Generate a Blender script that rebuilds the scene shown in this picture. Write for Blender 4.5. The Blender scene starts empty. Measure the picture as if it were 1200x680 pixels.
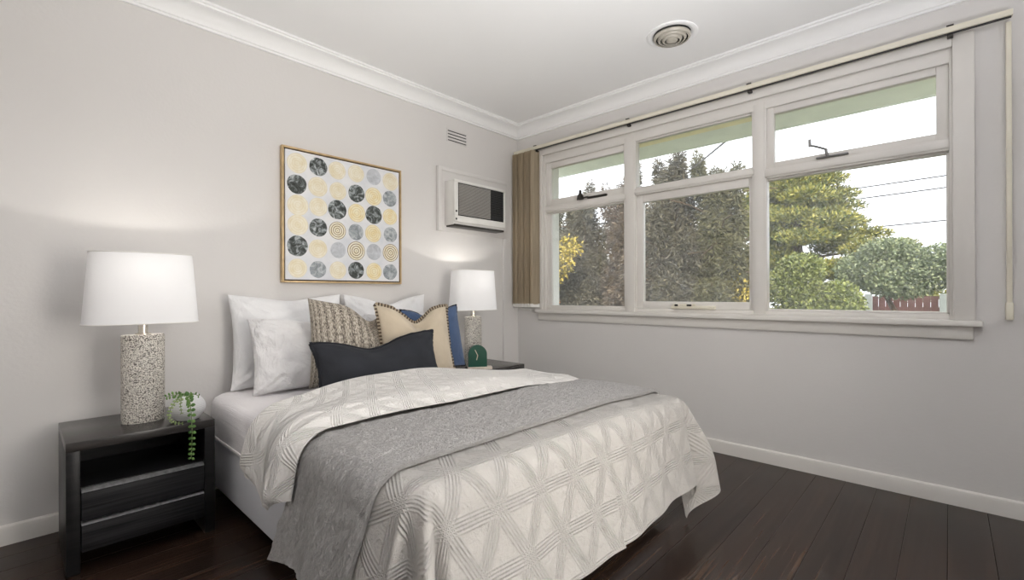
import bpy, bmesh, math, random
from mathutils import Vector, Matrix, noise, Euler
random.seed(7)
C = bpy.context.scene
COL = C.collection
PI = math.pi

# ---------------------------------------------------------------- camera, sky, sun, lights, exposure
F_PX, HOR, TH, CAM, ROLL = 545.45, 344.84, .7543, (-3.329, -3.0489, 1.10), -.0035
cd = bpy.data.cameras.new('camera'); cam = bpy.data.objects.new('camera', cd); COL.objects.link(cam)
cd.sensor_fit = 'HORIZONTAL'; cd.sensor_width = 36; cd.lens = F_PX / 1200 * 36
cd.shift_y = (HOR - 340) / 1200; cd.clip_start = .05; cd.clip_end = 300
_f = Vector((math.cos(TH), math.sin(TH), 0)); _r = Vector((_f.y, -_f.x, 0)); _u = Vector((0, 0, 1))
_R = Matrix((_r, _u, -_f)).transposed()
cam.matrix_world = Matrix.Translation(CAM) @ (_R @ Matrix.Rotation(ROLL, 3, 'Z')).to_4x4()
C.camera = cam

C.view_settings.view_transform = 'Standard'; C.view_settings.look = 'None'
C.view_settings.exposure = 0.0; C.view_settings.gamma = 1; C.view_settings.use_curve_mapping = False
try:
    C.cycles.use_denoising = True; C.cycles.max_bounces = 10; C.cycles.diffuse_bounces = 6
    C.cycles.transparent_max_bounces = 16; C.cycles.sample_clamp_indirect = 6
except Exception: pass

SKY = 2.5
w = bpy.data.worlds.new('sky'); C.world = w; w.use_nodes = True
bg = w.node_tree.nodes['Background']; bg.inputs[0].default_value = (.93, .96, 1, 1); bg.inputs[1].default_value = SKY

def light(name, kind, loc, energy, color=(1, 1, 1), rot=(0, 0, 0), **kw):
    d = bpy.data.lights.new(name, kind); d.energy = energy; d.color = color
    for k, v in kw.items(): setattr(d, k, v)
    o = bpy.data.objects.new(name, d); o.location = loc; o.rotation_euler = rot; COL.objects.link(o); return o
# low warm sun from behind the house: it reaches only the garden
light('sun', 'SUN', (0, 0, 20), 7.5, (1, .80, .52), Euler((math.radians(62), 0, math.radians(-62))), angle=.01)
# unseen fill lights added behind the camera: one up at the ceiling, one forward
light('ceiling_fill', 'AREA', (-2.7, -3.7, .5), 52, (.98, .98, 1), Vector((.12, .26, 1)).to_track_quat('-Z', 'Y').to_euler(), shape='DISK', size=.5, spread=math.radians(105))
light('forward_fill', 'AREA', (-2.0, -4.02, 1.05), 23, (1, .95, .87), (PI/2, 0, 0), shape='RECTANGLE', size=.9, size_y=1.9, spread=math.radians(120))
pl = light('window_portal', 'AREA', (.27, -1.69, 1.66), 1, rot=(0, PI / 2, 0), shape='RECTANGLE', size=1.5, size_y=2.8)
pl.data.cycles.is_portal = True
LAMP_W = 3.9

# ---------------------------------------------------------------- helpers
class B:
    def __init__(s): s.bm = bmesh.new(); s.uv = s.bm.loops.layers.uv.new('UVMap'); s.mi = 0
    def _faces(s, fs, smooth):
        for f in fs: f.material_index = s.mi; f.smooth = smooth
    def box(s, x0, x1, y0, y1, z0, z1, bev=0, seg=2, rot=None, smooth=True):
        r = bmesh.ops.create_cube(s.bm, size=1)
        c = Vector(((x0+x1)/2, (y0+y1)/2, (z0+z1)/2)); d = (abs(x1-x0), abs(y1-y0), abs(z1-z0))
        for v in r['verts']: v.co = Vector((v.co.x*d[0], v.co.y*d[1], v.co.z*d[2]))
        vs = r['verts']
        if bev:
            es = list({e for v in vs for e in v.link_edges})
            q = bmesh.ops.bevel(s.bm, geom=es, offset=bev, segments=seg, profile=.5, affect='EDGES')
            vs = list({v for f in q['faces'] for v in f.verts} | {v for v in vs if v.is_valid})
        for v in vs: v.co = (rot @ v.co if rot else v.co) + c
        s._faces({f for v in vs for f in v.link_faces}, smooth and bev > 0); return s
    def grid(s, fn, nu, nv, uvf=None, cu=False, cv=False, smooth=True, flip=False):
        vs = [[s.bm.verts.new(fn(i/nu, j/nv)) for j in range(nv + (0 if cv else 1))] for i in range(nu + (0 if cu else 1))]
        NU, NV = len(vs), len(vs[0])
        for i in range(nu):
            for j in range(nv):
                idx = [(i, j), (i+1, j), (i+1, j+1), (i, j+1)]
                if flip: idx.reverse()
                q = [vs[a % NU][b % NV] for a, b in idx]
                if len(set(q)) < 4: continue
                f = s.bm.faces.new(q); f.smooth = smooth; f.material_index = s.mi
                for l, (a, b) in zip(f.loops, idx):
                    l[s.uv].uv = uvf(a/nu, b/nv) if uvf else (a/nu, b/nv)
        return vs
    def lathe(s, prof, c=(0, 0, 0), n=48, sx=1, sy=1, power=2, caps=(True, True), smooth=True):
        def P(u, v):
            k = min(int(round(v*(len(prof)-1))), len(prof)-1); r, z = prof[k]; a = 2*PI*u
            ca, sa = math.cos(a), math.sin(a)
            if power != 2: ca = math.copysign(abs(ca)**(2/power), ca); sa = math.copysign(abs(sa)**(2/power), sa)
            return (c[0]+r*sx*ca, c[1]+r*sy*sa, c[2]+z)
        per = 2*PI*prof[len(prof)//2][0]*max(sx, sy)
        vs = s.grid(P, n, len(prof)-1, cu=True, smooth=smooth, uvf=lambda u, v: (u*per*(sx+sy)/2/max(sx, sy), prof[min(int(round(v*(len(prof)-1))), len(prof)-1)][1]))
        if caps[0]: s._faces([s.bm.faces.new([r[0] for r in reversed(vs)])], False)
        if caps[1]: s._faces([s.bm.faces.new([r[-1] for r in vs])], False)
        return s
    def tube(s, pts, r, n=8, closed=False, smooth=True):
        pts = [Vector(p) for p in pts]; m = len(pts); rings = []
        for i, p in enumerate(pts):
            a = pts[(i-1) % m] if closed or i else pts[0]; b = pts[(i+1) % m] if closed or i < m-1 else pts[-1]
            t = (b-a).normalized(); x = t.orthogonal().normalized() if not rings else (px - t*px.dot(t)).normalized()
            px = x; y = t.cross(x); rr = r(i/(m-1)) if callable(r) else r
            rings.append([s.bm.verts.new(p + x*rr*math.cos(2*PI*k/n) + y*rr*math.sin(2*PI*k/n)) for k in range(n)])
        for i in range(m if closed else m-1):
            A, Bq = rings[i], rings[(i+1) % m]
            for k in range(n): s._faces([s.bm.faces.new((A[k], A[(k+1) % n], Bq[(k+1) % n], Bq[k]))], smooth)
        if not closed:
            s._faces([s.bm.faces.new(list(reversed(rings[0]))), s.bm.faces.new(rings[-1])], False)
        return s
    def prism(s, pts, fn, d0, d1, smooth=False):
        """closed outline pts (a,b) swept from d0 to d1; fn(a,b,d) -> xyz"""
        A = [s.bm.verts.new(fn(a, b, d0)) for a, b in pts]; Q = [s.bm.verts.new(fn(a, b, d1)) for a, b in pts]; n = len(pts)
        s._faces([s.bm.faces.new(A), s.bm.faces.new(list(reversed(Q)))], False)
        for i in range(n): s._faces([s.bm.faces.new((A[i], Q[i], Q[(i+1) % n], A[(i+1) % n]))], smooth)
        return s
    def build(s, name, mats, parent=None, loc=None, sharp=35, normals=True):
        if normals: bmesh.ops.recalc_face_normals(s.bm, faces=s.bm.faces)
        me = bpy.data.meshes.new(name); s.bm.to_mesh(me); s.bm.free()
        for m in (mats if isinstance(mats, (list, tuple)) else [mats]): me.materials.append(m)
        if sharp: me.set_sharp_from_angle(angle=math.radians(sharp))
        o = bpy.data.objects.new(name, me); COL.objects.link(o)
        if parent: o.parent = parent
        if loc is not None: o.location = loc
        return o
def tag(o, label=None, cat=None, group=None, kind=None):
    for k, v in (('label', label), ('category', cat), ('group', group), ('kind', kind)):
        if v: o[k] = v
    return o
def thing(name, label, cat, loc=(0, 0, 0), rotz=0, group=None):
    o = bpy.data.objects.new(name, None); o.empty_display_size = .1; COL.objects.link(o)
    o.location = loc; o.rotation_euler = (0, 0, rotz); return tag(o, label, cat, group)
def struct(b, name, m, label=None, cat=None): return tag(b.build(name, m), label, cat, kind='structure')
def copy_tree(o, parent=None):
    c = o.copy(); COL.objects.link(c)
    if parent: c.parent = parent
    for ch in o.children: copy_tree(ch, c)
    return c

# ---------------------------------------------------------------- materials
class NT:
    def __init__(s, name):
        s.m = bpy.data.materials.new(name); s.m.use_nodes = True; s.t = s.m.node_tree
        s.p = s.t.nodes['Principled BSDF']
    def n(s, kind, **kw):
        x = s.t.nodes.new(kind)
        for k, v in kw.items():
            if k.startswith('i_'):
                key = k[2:].replace('_', ' '); s.set(x.inputs[int(key) if key.isdigit() else key], v)
            else: setattr(x, k, v)
        return x
    def set(s, inp, v):
        if hasattr(v, 'is_linked') or isinstance(v, bpy.types.NodeSocket): s.t.links.new(v, inp)
        else: inp.default_value = v
    def math(s, op, a, b=None, c=None, clamp=False):
        x = s.n('ShaderNodeMath', operation=op, use_clamp=clamp); s.set(x.inputs[0], a)
        if b is not None: s.set(x.inputs[1], b)
        if c is not None: s.set(x.inputs[2], c)
        return x.outputs[0]
    def uv(s): return s.n('ShaderNodeTexCoord').outputs['UV']
    def obj(s): return s.n('ShaderNodeTexCoord').outputs['Object']
    def sep(s, v): x = s.n('ShaderNodeSeparateXYZ', i_0=v); return x.outputs
    def mapping(s, v, scale=(1, 1, 1), rot=(0, 0, 0)): return s.n('ShaderNodeMapping', i_Vector=v, i_Scale=scale, i_Rotation=rot).outputs[0]
    def noise(s, v, scale, detail=3, rough=.5, dist=0): return s.n('ShaderNodeTexNoise', i_Vector=v, i_Scale=scale, i_Detail=detail, i_Roughness=rough, i_Distortion=dist).outputs['Fac']
    def ramp(s, f, stops):
        x = s.n('ShaderNodeValToRGB', i_Fac=f); e = x.color_ramp.elements
        while len(e) < len(stops): e.new(.5)
        for k, (p, c) in zip(e, stops): k.position = p; k.color = (*c, 1) if len(c) == 3 else c
        return x.outputs['Color']
    def mix(s, f, a, b):
        x = s.n('ShaderNodeMix', data_type='RGBA'); s.set(x.inputs[0], f)
        for i, v in ((6, a), (7, b)): s.set(x.inputs[i], (*v, 1) if isinstance(v, tuple) and len(v) == 3 else v)
        return x.outputs[2]
    def bump(s, h, dist=.002, strength=1.0, prev=None):
        x = s.n('ShaderNodeBump', i_Height=h, i_Distance=dist, i_Strength=strength)
        if prev is not None: s.set(x.inputs['Normal'], prev)
        s.t.links.new(x.outputs[0], s.p.inputs['Normal']); return x.outputs[0]
    def base(s, c, rough=.6, metal=0, **kw):
        s.set(s.p.inputs['Base Color'], (*c, 1) if isinstance(c, tuple) and len(c) == 3 else c)
        s.set(s.p.inputs['Roughness'], rough); s.p.inputs['Metallic'].default_value = metal
        for k, v in kw.items(): s.set(s.p.inputs[k.replace('_', ' ')], v)
        return s
def plain(name, c, rough=.5, metal=0, var=.06, scale=6, bump=0, bscale=200, **kw):
    t = NT(name); o = t.obj(); f = t.noise(o, scale, 4)
    lo = tuple(max(0, x*(1-var)) for x in c); hi = tuple(min(1, x*(1+var)) for x in c)
    t.base(t.ramp(f, [(.3, lo), (.7, hi)]), rough, metal, **kw)
    if bump: t.bump(t.noise(o, bscale, 2), bump)
    return t.m

M = {}
M['wall'] = plain('wall_paint', (.70, .682, .668), .75, var=.012, scale=1.2, bump=.0006, bscale=60)
M['ceil'] = plain('ceiling_paint', (.91, .91, .91), .8, var=.01, scale=1)
M['trim'] = plain('trim_gloss_paint', (.74, .715, .68), .35, var=.015, scale=3)
M['winpaint'] = plain('window_gloss_paint', (.74, .715, .68), .3, var=.02, scale=4)
M['outwhite'] = plain('outside_white_paint', (.8, .8, .78), .7)
M['cream'] = plain('cream_enamel', (.78, .74, .62), .4)
M['black'] = plain('black_plastic', (.012, .012, .013), .4)
M['darkmetal'] = plain('dark_bronze_metal', (.06, .055, .05), .35, .8)
M['steel'] = plain('grey_metal', (.25, .25, .25), .35, .8)
M['chrome'] = plain('brushed_nickel', (.75, .70, .62), .25, .9)
M['white'] = plain('white_plastic', (.8, .79, .76), .4)
M['shadowgap'] = plain('grille_dark', (.02, .02, .02), .8)

def floor_mat():
    t = NT('dark_timber_boards'); o = t.obj(); x, y, z = t.sep(o)
    W = .1445; yn = t.math('DIVIDE', t.math('ADD', y, .0055 + 20*W), W); bid = t.math('FLOOR', yn)
    fr = t.math('FRACT', yn)
    rnd = t.n('ShaderNodeTexWhiteNoise', noise_dimensions='1D', i_W=bid).outputs['Value']
    v = t.n('ShaderNodeCombineXYZ', i_X=t.math('MULTIPLY', x, 1.0), i_Y=t.math('MULTIPLY', y, 34), i_Z=t.math('MULTIPLY', rnd, 37)).outputs[0]
    g = t.noise(v, 1.6, 6, .62, .15)
    g2 = t.noise(t.mapping(o, (1.2, 3, 1)), 2.2, 3)
    c = t.ramp(g, [(.3, (.012, .0068, .005)), (.48, (.024, .0145, .0105)), (.6, (.046, .027, .018)), (.76, (.075, .045, .029))])
    tint = t.ramp(rnd, [(0, (.85, .85, .87)), (1, (1.12, 1.06, 1.02))])
    mul = t.n('ShaderNodeMix', data_type='RGBA', blend_type='MULTIPLY'); t.set(mul.inputs[0], 1.0); t.set(mul.inputs[6], c); t.set(mul.inputs[7], tint)
    edge = t.math('ABSOLUTE', t.math('SUBTRACT', fr, .5))
    gap = t.math('GREATER_THAN', edge, .4915)
    col = t.mix(gap, mul.outputs[2], (.004, .003, .003))
    rough = t.math('MULTIPLY_ADD', gap, .6, t.math('MULTIPLY_ADD', g2, .04, .24))
    t.base(col, rough, 0, Specular_IOR_Level=.32)
    groove = t.n('ShaderNodeMapRange', interpolation_type='SMOOTHSTEP', i_0=edge, i_1=.475, i_2=.5, i_3=1, i_4=0).outputs[0]
    b = t.bump(groove, .0008); t.bump(g, .0002, 1, b)
    return t.m
M['floor'] = floor_mat()

def glass_mat():
    t = NT('window_glass'); nt = t.t; out = nt.nodes['Material Output']
    tr = t.n('ShaderNodeBsdfTransparent'); gl = t.n('ShaderNodeBsdfGlossy', i_Roughness=.02); df = t.n('ShaderNodeBsdfDiffuse', i_Color=(.8, .85, .9, 1))
    fr = t.n('ShaderNodeFresnel', i_IOR=1.45); m = t.n('ShaderNodeMixShader'); m2 = t.n('ShaderNodeMixShader')
    o = t.obj(); haze = t.math('MULTIPLY', t.noise(o, 2.4, 4, .6), .15)  # pale diffuse veil that paints haze and glare into the panes
    nt.links.new(fr.outputs[0], m.inputs[0]); nt.links.new(tr.outputs[0], m.inputs[1]); nt.links.new(gl.outputs[0], m.inputs[2])
    t.set(m2.inputs[0], haze); nt.links.new(m.outputs[0], m2.inputs[1]); nt.links.new(df.outputs[0], m2.inputs[2])
    nt.links.new(m2.outputs[0], out.inputs[0]); return t.m
M['glass'] = glass_mat()

def fabric(name, c, var=.05, rough=.85, weave=900, wb=.0006, wr=18, wrd=.004, sheen=.2, c2=None):
    t = NT(name); uv = t.uv(); f = t.noise(uv, 9, 4)
    lo = tuple(x*(1-var) for x in c); hi = tuple(min(1, x*(1+var)) for x in (c2 or c))
    t.base(t.ramp(f, [(.3, lo), (.7, hi)]), rough, Sheen_Weight=sheen)
    b = t.bump(t.noise(uv, weave, 2), wb) if wb else None
    if wrd: t.bump(t.noise(uv, wr, 5, .6, .6), wrd, 1, b)
    return t.m
M['sheet'] = fabric('pinkish_white_sheet', (.80, .775, .79), .02, wr=7, wrd=.006)
M['bedbase'] = fabric('ensemble_fabric', (.74, .75, .80), .03, wr=5, wrd=.006)
M['pillow'] = fabric('white_cotton', (.84, .84, .85), .02, wr=9, wrd=.016)
M['pillow2'] = fabric('white_crinkled_cotton', (.82, .81, .815), .02, wr=11, wrd=.032)
M['navy'] = fabric('navy_velvet', (.013, .015, .021), .25, wr=5, wrd=.004, weave=400, sheen=.0)
M['navytrim'] = plain('navy_fringe', (.008, .009, .014), .9, bump=.002, bscale=300)
M['blue'] = fabric('denim_blue_linen', (.045, .085, .18), .18, wr=8, wrd=.003)
M['beige'] = fabric('beige_linen', (.52, .44, .33), .08, wr=10, wrd=.004, weave=500, wb=.001)

def tweed_mat():
    t = NT('oatmeal_tweed'); uv = t.uv(); x, y, z = t.sep(uv)
    bands = t.math('SINE', t.math('MULTIPLY', x, 2*PI/.034))
    nz = t.noise(t.mapping(uv, (230, 75, 1)), 1, 3, .7)
    f = t.math('ADD', t.math('MULTIPLY', nz, 1.0), t.math('MULTIPLY', bands, .05))
    t.base(t.ramp(f, [(.34, (.05, .042, .036)), (.45, (.20, .17, .14)), (.55, (.46, .41, .34)), (.7, (.66, .61, .53))]), .9)
    t.bump(nz, .004); return t.m
M['tweed'] = tweed_mat()
def fringe_mat():
    t = NT('beige_blanket_stitch'); x, y, z = t.sep(t.uv())
    f = t.math('FRACT', t.math('DIVIDE', x, .021)); k = t.math('GREATER_THAN', f, .55)
    t.base(t.mix(k, (.56, .48, .36), (.12, .085, .06)), .9); t.bump(f, .003); return t.m
M['fringe'] = fringe_mat()

def duvet_mat(name='pintucked_duvet_cover', c=(.80, .775, .745)):
    t = NT(name); uv = t.uv(); x, y, z = t.sep(uv); P = .155; h = None
    for a in (31, 91, 151):
        ca, sa = math.cos(math.radians(a)), math.sin(math.radians(a))
        d = t.math('ADD', t.math('MULTIPLY', x, ca/P), t.math('MULTIPLY', y, sa/P))
        fr = t.math('MULTIPLY', t.math('ABSOLUTE', t.math('SUBTRACT', t.math('FRACT', t.math('ADD', d, 30.5)), .5)), P)
        r = None
        for off, amp in ((0, 1), (.0098, 1), (.0196, .8)):
            q = t.math('DIVIDE', t.math('SUBTRACT', fr, off), .0030)
            g = t.math('MULTIPLY', t.math('EXPONENT', t.math('MULTIPLY', t.math('MULTIPLY', q, q), -1)), amp)
            r = g if r is None else t.math('ADD', r, g)
        h = r if h is None else t.math('MAXIMUM', h, r)
    t.base(c, .85, Sheen_Weight=.15)
    b = t.bump(t.noise(uv, 700, 2), .0005)
    b = t.bump(t.noise(uv, 26, 5, .65, .8), .009, 1, b)
    t.bump(h, .0036, 1, b); return t.m
M['duvet'] = duvet_mat()
def runner_mat():
    t = NT('crinkled_grey_throw'); uv = t.uv()
    n1 = t.noise(t.mapping(uv, (55, 90, 1)), 1, 4, .65, 1.2); n2 = t.noise(uv, 160, 3, .6)
    v = t.n('ShaderNodeTexVoronoi', feature='DISTANCE_TO_EDGE', i_Vector=t.mapping(uv, (45, 75, 1))).outputs['Distance']
    t.base(t.ramp(n1, [(.3, (.45, .43, .42)), (.7, (.65, .63, .615))]), .85, Sheen_Weight=.2)
    b = t.bump(n2, .003); b = t.bump(v, .006, 1, b); t.bump(n1, .012, 1, b); return t.m
M['runner'] = runner_mat()

def wood_mat(name, dark, lite, sc=(2, 60, 60), rough=.38, spec=.3):
    t = NT(name); o = t.obj(); f = t.noise(t.mapping(o, sc), 1, 6, .65, .3)
    t.base(t.ramp(f, [(.35, dark), (.65, lite)]), rough, Specular_IOR_Level=spec); t.bump(f, .0008); return t.m
M['nswood'] = wood_mat('charcoal_timber', (.006, .006, .0065), (.015, .0145, .015), (3, 40, 40), .36)
M['nstop_lit'] = wood_mat('charcoal_timber_lit', (.024, .021, .020), (.042, .038, .035), (3, 60, 60), .24, .6)  # same timber made lighter: light on the top put into the colour
M['nsdrawer'] = wood_mat('grooved_charcoal_timber', (.004, .004, .0045), (.028, .028, .030), (2.5, 50, 95), .42)
M['silver'] = plain('silver_leaf_edge', (.42, .42, .43), .4, .7, var=.3, scale=60)

def mosaic_mat():
    t = NT('ivory_and_black_mosaic'); uv = t.uv()
    mp = t.mapping(uv, (155, 185, 1))
    f1 = t.n('ShaderNodeTexVoronoi', distance='CHEBYCHEV', feature='F1', i_Vector=mp, i_Scale=1, i_Randomness=.9).outputs['Distance']
    f2 = t.n('ShaderNodeTexVoronoi', distance='CHEBYCHEV', feature='F2', i_Vector=mp, i_Scale=1, i_Randomness=.9).outputs['Distance']
    kk = t.math('MULTIPLY', t.math('LESS_THAN', t.math('SUBTRACT', f2, f1), .135), t.math('GREATER_THAN', t.noise(uv, 190, 2), .44))
    t.base(t.mix(kk, (.80, .76, .69), (.14, .125, .11)), .45); t.bump(t.math('SUBTRACT', 1, kk), .0012); return t.m
M['mosaic'] = mosaic_mat()
def shade_mat():
    t = NT('white_lamp_shade_linen'); nt = t.t; out = nt.nodes['Material Output']
    d = t.n('ShaderNodeBsdfDiffuse', i_Color=(.88, .88, .89, 1)); tr = t.n('ShaderNodeBsdfTranslucent', i_Color=(.95, .95, .97, 1))
    m = t.n('ShaderNodeMixShader', i_0=.05); nt.links.new(d.outputs[0], m.inputs[1]); nt.links.new(tr.outputs[0], m.inputs[2])
    nt.links.new(m.outputs[0], out.inputs[0]); return t.m
M['shade'] = shade_mat()

# ---------------------------------------------------------------- room shell
X0, Y0, ZC = -4.15, -4.05, 2.70
struct(B().box(X0-.2, .25, Y0-.2, .2, -.1, 0), 'floor', M['floor'])
struct(B().box(X0-.2, .25, Y0-.2, .2, ZC, ZC+.15), 'ceiling', M['ceil'])
struct(B().box(X0-.2, .25, 0, .2, 0, ZC), 'wall_back', M['wall'])
struct(B().box(X0-.2, X0, Y0, 0, 0, ZC), 'wall_left', M['wall'])
struct(B().box(X0-.2, .25, Y0-.2, Y0, 0, ZC), 'wall_front', M['wall'])
WY0, WY1, WZ0, WZ1 = -3.068, -.31, .925, 2.392
b = B(); b.mi = 0
b.box(0, .11, Y0, WY0, 0, ZC); b.box(0, .11, WY1, 0, 0, ZC); b.box(0, .11, WY0, WY1, 0, WZ0); b.box(0, .11, WY0, WY1, WZ1, ZC)
b.mi = 1
b.box(.11, .25, Y0, WY0, 0, ZC); b.box(.11, .25, WY1, 0, 0, ZC); b.box(.11, .25, WY0, WY1, 0, WZ0-.02); b.box(.11, .25, WY0, WY1, WZ1-.0, ZC)
struct(b, 'wall_right', [M['wall'], M['outwhite']])

# baseboards and cornice (profile swept along a wall)
BB = [(0, 0), (.018, 0), (.018, .066), (.014, .080), (.006, .086), (0, .086)]
struct(B().prism(BB, lambda a, z, d: (d, -a, z), X0, -.0), 'baseboard_back', M['trim'])
struct(B().prism(BB, lambda a, z, d: (-a, d, z), Y0, -.018), 'baseboard_right', M['trim'])
CO = [(0, 0), (.014, 0), (.014, .012), (.022, .016)]
for k in range(9):
    a = PI/2*k/8; CO.append((.022+.072*(1-math.cos(a)), .016+.066*math.sin(a)))
CO += [(.102, .084), (.102, .095), (.112, .098), (.112, .11), (0, .11)]
struct(B().prism(CO, lambda a, z, d: (d, -a, 2.59+z), X0, 0), 'trim_1', M['ceil'])
struct(B().prism(CO, lambda a, z, d: (-a, d, 2.59+z), Y0, 0), 'trim_2', M['ceil'])
# slim cover strip down the wall in the corner
struct(B().box(-.212, -.178, -.012, 0, .086, 1.62, .003), 'trim_3', M['wall'])

# ---------------------------------------------------------------- window
win = thing('window_1', 'wide white timber window of three bays over grey wall', 'window', (0, -1.69, WZ0)); win['kind'] = 'structure'
off = Vector((0, 1.69, -WZ0))
class WB(B):
    def build(s, name, mats, parent=None, **k):
        for v in s.bm.verts: v.co += s.off
        return B.build(s, name, mats, parent, **k)
    off = off
GX0, GX1 = .034, .046
def pane(name, y0, y1, z0, z1, parent, x=.04):
    WB().box(x-.002, x+.002, y0-.006, y1+.006, z0-.006, z1+.006).build('pane', M['glass'], parent)
# casing
c = WB(); c.box(-.022, 0, -3.145, -3.062, .958, 2.425, .005); c.build('casing', M['winpaint'], win)
c = WB(); c.box(-.014, 0, -.318, -.285, .958, 2.425, .003); c.build('casing', M['winpaint'], win)
c = WB(); c.box(-.022, 0, -3.062, -.318, 2.372, 2.43, .005); c.build('head_casing', M['winpaint'], win)
c = WB(); c.box(-.048, .07, -3.172, -.255, .925, .958, .008, 3); c.build('sill', M['winpaint'], win)
c = WB(); c.box(-.018, 0, -3.138, -.27, .860, .925, .004); c.build('apron', M['winpaint'], win)
# fixed frame members
c = WB()
c.box(.0, .09, WY0, -3.05, .958, WZ1, .002); c.box(.0, .09, -.345, WY1, .958, WZ1, .002)
c.box(.002, .088, -3.052, -.343, 2.30, WZ1-.002, .002); c.box(.008, .088, -3.052, -.343, .956, .986, .002)
c.build('frame', M['winpaint'], win)
for y0, y1 in ((-1.245, -1.165), (-2.176, -2.112)):
    c = WB(); c.box(-.004, .09, y0, y1, .958, 2.34, .003); c.box(.0, .03, y0-.012, y1+.012, .986, 2.30, .003); c.build('mullion', M['winpaint'], win)
for y0, y1, z0, z1 in ((-1.165, -.345, 1.845, 1.905), (-2.112, -1.245, 1.872, 1.925), (-3.05, -2.176, 1.843, 1.905)):
    c = WB(); c.box(.0, .09, y0, y1, z0, z1, .003); c.box(-.006, .03, y0, y1, z0+.012, z1-.012, .003); c.build('transom', M['winpaint'], win)
def sash(name, y0, y1, z0, z1, gy0, gy1, gz0, gz1, x0=.018, x1=.062):
    s = WB(); s.box(x0, x1, y0, gy0, z0, z1, .003); s.box(x0, x1, gy1, y1, z0, z1, .003)
    s.box(x0, x1, gy0, gy1, z0, gz0, .003); s.box(x0, x1, gy0, gy1, gz1, z1, .003)
    o = s.build('sash', M['winpaint'], win); pane('pane', gy0, gy1, gz0, gz1, o); return o
s1 = sash('a', -1.165, -.345, 1.905, 2.30, -1.153, -.394, 1.962, 2.248)
s2 = sash('b', -2.110, -1.247, .988, 1.872, -2.077, -1.307, 1.040, 1.812)
s3 = sash('c', -3.05, -2.176, 1.905, 2.30, -3.0, -2.227, 1.945, 2.258)
pane('p', -2.105, -1.252, 1.930, 2.293, win); pane('p', -1.152, -.392, .990, 1.842, win); pane('p', -3.05, -2.174, .990, 1.840, win)
# glazing beads of the fixed lights
for y0, y1, z0, z1 in ((-2.112, -1.245, 1.925, 2.30), (-1.165, -.345, .986, 1.845), (-3.05, -2.176, .986, 1.843)):
    s = WB(); t_ = .012
    s.box(.022, .06, y0, y0+t_, z0, z1, .002); s.box(.022, .06, y1-t_, y1, z0, z1, .002); s.box(.022, .06, y0, y1, z0, z0+t_, .002); s.box(.022, .06, y0, y1, z1-t_, z1, .002)
    s.build('glazing_bead', M['winpaint'], win)
s = WB(); s.box(.027, .057, -.394, -.343, .984, 1.85, .002); s.build('stile', M['winpaint'], win)
# stays and winders
def winder(y, z, par, m, flip=1):
    s = WB(); s.box(.0, .022, y-.09*flip, y+.09*flip, z-.008, z+.006, .003)
    s.tube([(.005, y+.06*flip, z), (-.022, y+.065*flip, z+.018), (-.03, y+.068*flip, z+.045), (-.028, y+.075*flip, z+.05)], .009, 8)
    s.tube([(-.028, y+.07*flip, z+.04), (-.03, y+.13*flip, z+.062), (-.034, y+.145*flip, z+.085)], .006, 8)
    o = s.build('winder_handle', m, par); return o
s = WB(); s.box(-.002, .02, -.99, -.80, 1.912, 1.928, .003); s.tube([(.0, -.70, 1.918), (-.01, -.82, 1.925)], .007, 8); s.lathe([(.03, 0), (.026, .03), (.012, .05), (.012, .075), (.004, .08)], (-.004, -.735, 1.915), 14)
s.build('winder_handle', M['darkmetal'], s1)
s = WB(); s.box(-.004, .02, -2.62, -2.46, 1.915, 1.925, .003); s.tube([(-.004, -2.52, 1.92), (-.02, -2.515, 1.945), (-.02, -2.515, 1.96)], .008, 8)
s.tube([(-.02, -2.515, 1.958), (-.035, -2.46, 1.985), (-.035, -2.435, 1.993)], .006, 8); s.tube([(-.035, -2.435, 1.985), (-.04, -2.435, 2.03)], .008, 8)
s.build('winder_handle', M['steel'], s3)
s = WB(); s.box(-.012, .02, -1.86, -1.545, .988, 1.012, .004); s.box(-.014, .018, -1.72, -1.56, 1.008, 1.024, .004); o = s.build('winder_box', M['cream'], s2)
s = WB(); s.box(-.018, -.01, -1.60, -1.575, 1.008, 1.022, .003); s.box(-.018, -.01, -1.70, -1.665, 1.008, 1.022, .003); s.build('winder_socket', M['black'], o)

# eave outside above the window
M['soffit'] = plain('green_grey_soffit', (.78, .82, .71), .7); M['yellowstrip'] = plain('cream_yellow_strip', (.86, .76, .42), .7)  # soffit strip next to the wall is coloured cream yellow
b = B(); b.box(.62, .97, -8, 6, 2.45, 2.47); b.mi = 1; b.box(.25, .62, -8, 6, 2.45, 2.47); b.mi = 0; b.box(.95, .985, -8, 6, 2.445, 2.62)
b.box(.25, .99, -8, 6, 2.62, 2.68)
struct(b, 'roof_eave', [M['soffit'], M['yellowstrip']])

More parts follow.
